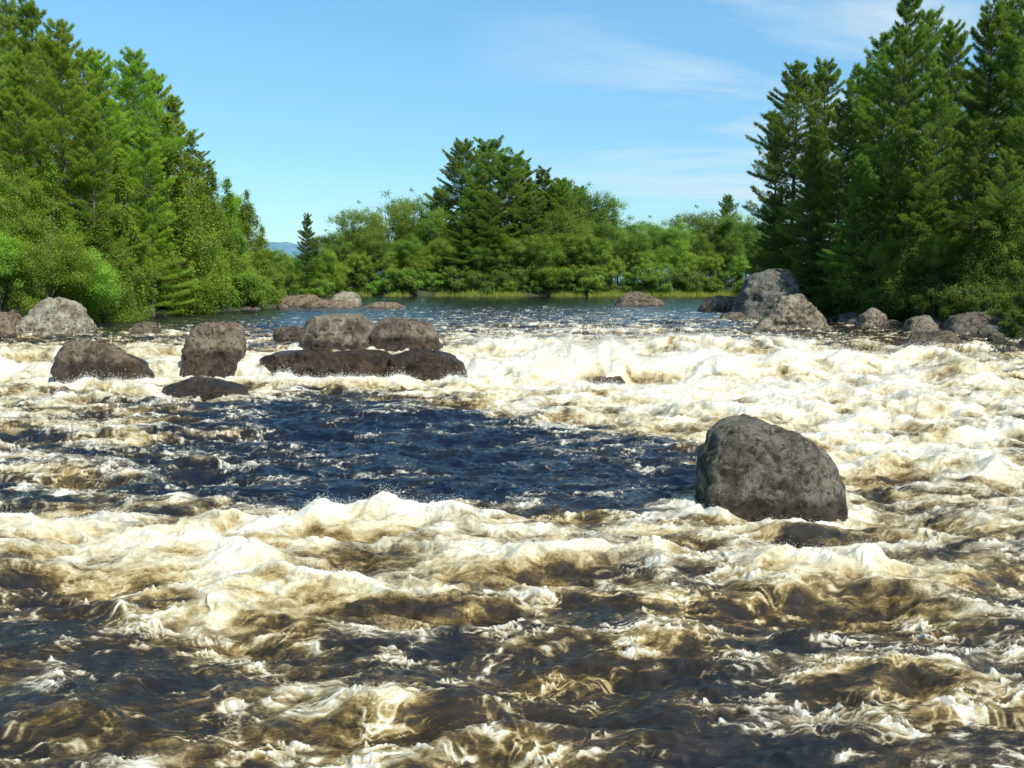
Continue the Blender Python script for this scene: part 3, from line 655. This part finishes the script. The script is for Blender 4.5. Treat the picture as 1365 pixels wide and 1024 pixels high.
for i in range(12):
    a = rnd.uniform(0, 6.28); plant('bush', -23.5 + 4.2 * math.cos(a), 100 + 5 * math.sin(a), rnd.uniform(1, 2.2), 1.1, group="bushes on the islet")

rs = np.random.RandomState(44); n = 14000
x = rs.uniform(-24, 40, n); keep = (pn(x / 4, x * 0 + 3, 5) + .7 * (x > 10) - .35 > rs.uniform(-.5, .3, n)); x = x[keep]; n = len(x)
yv = Fb(x) + rs.uniform(-1.6, 1.2, n); zz = np.maximum(ground_z(x, yv), 1.95)
c = np.stack([x, yv, zz], 1); d = unit(rs.normal(0, .25, (n, 3)) + np.array([0, 0, 1]))
v, f, ti = blades(c, d, rs.uniform(.3, .8, n), np.full(n, .05), rs.uniform(.5, 1, n), rs)
rm = make_mesh("reeds", v, f, False, {"tint": ti}); rm.materials.append(leafm)
o = add_obj("reeds", rm, kind="stuff", label="yellow-green reeds and grass lining the far shore", category="reeds"); o.color = (.24, .31, .07, 1)

# ------------------------------------------------------------ light, sky
az, el = math.radians(138), math.radians(50)
s = Vector((math.sin(az) * math.cos(el), math.cos(az) * math.cos(el), math.sin(el)))
sun = bpy.data.lights.new("sun", 'SUN'); sun.energy = 5.0; sun.angle = math.radians(.5); sun.color = (1, .955, .87)
so = add_obj("sun", sun); so.rotation_euler = s.to_track_quat('Z', 'Y').to_euler(); so.location = s * 100
w = bpy.data.worlds.new("World"); scene.world = w; w.use_nodes = True
nt = w.node_tree; b = NB(nt)
for n_ in list(nt.nodes): nt.nodes.remove(n_)
sky = b.n('ShaderNodeTexSky'); sky.sky_type = 'NISHITA'; sky.sun_disc = False; sky.sun_elevation = el; sky.sun_rotation = az
sky.air_density = 1.0; sky.dust_density = .6; sky.ozone_density = 2.0; sky.altitude = 200
tc = b.n('ShaderNodeTexCoord'); sp = b.n('ShaderNodeSeparateXYZ'); b.l(tc.outputs['Generated'], sp.inputs[0])
cb = b.n('ShaderNodeCombineXYZ')
zz = b.math('ADD', b.math('ABSOLUTE', sp.outputs[2]), .12)
b.l(b.math('DIVIDE', sp.outputs[0], zz), cb.inputs[0]); b.l(b.math('MULTIPLY', b.math('DIVIDE', sp.outputs[1], zz), 1.0), cb.inputs[1])
mp = b.n('ShaderNodeMapping'); mp.inputs['Scale'].default_value = (.50, 1.25, 1); mp.inputs['Rotation'].default_value = (0, 0, .32); mp.inputs['Location'].default_value = (1.3, .4, 0); b.l(cb.outputs[0], mp.inputs[0])
cn = b.noise(mp.outputs[0], 1.2, 12, .58, .6)
side = b.math('MULTIPLY', b.math('ADD', sp.outputs[0], .06), 3.6, clamp=True)
cf = b.math('MULTIPLY', b.ramp(cn, [(.44, (0, 0, 0)), (.62, (1, 1, 1))]), b.math('MULTIPLY', side, .82))
tintc = b.ramp(sp.outputs[2], [(.0, (.70, .92, 1.02)), (.12, (.72, 1.03, 1.12)), (.35, (.92, 1.38, 1.40))])
skc = b.mix(1.0, sky.outputs[0], tintc, 'MULTIPLY')
skyc = b.mix(cf, skc, (4.9, 5.9, 6.5))
bg = b.n('ShaderNodeBackground'); bg.inputs['Strength'].default_value = .145; b.l(skyc, bg.inputs[0])
out = b.n('ShaderNodeOutputWorld'); b.l(bg.outputs[0], out.inputs[0])

# ------------------------------------------------------------ camera
cd = bpy.data.cameras.new("camera"); cam = add_obj("camera", cd)
cd.sensor_width = 36; cd.lens = 34.58; cd.clip_end = 8000; cd.clip_start = .1
cam.location = (0, 0, EYE); cam.rotation_euler = (math.radians(90 - 5.97), 0, 0)
scene.camera = cam
scene.view_settings.view_transform = 'Standard'; scene.view_settings.look = 'None'; scene.view_settings.exposure = 0
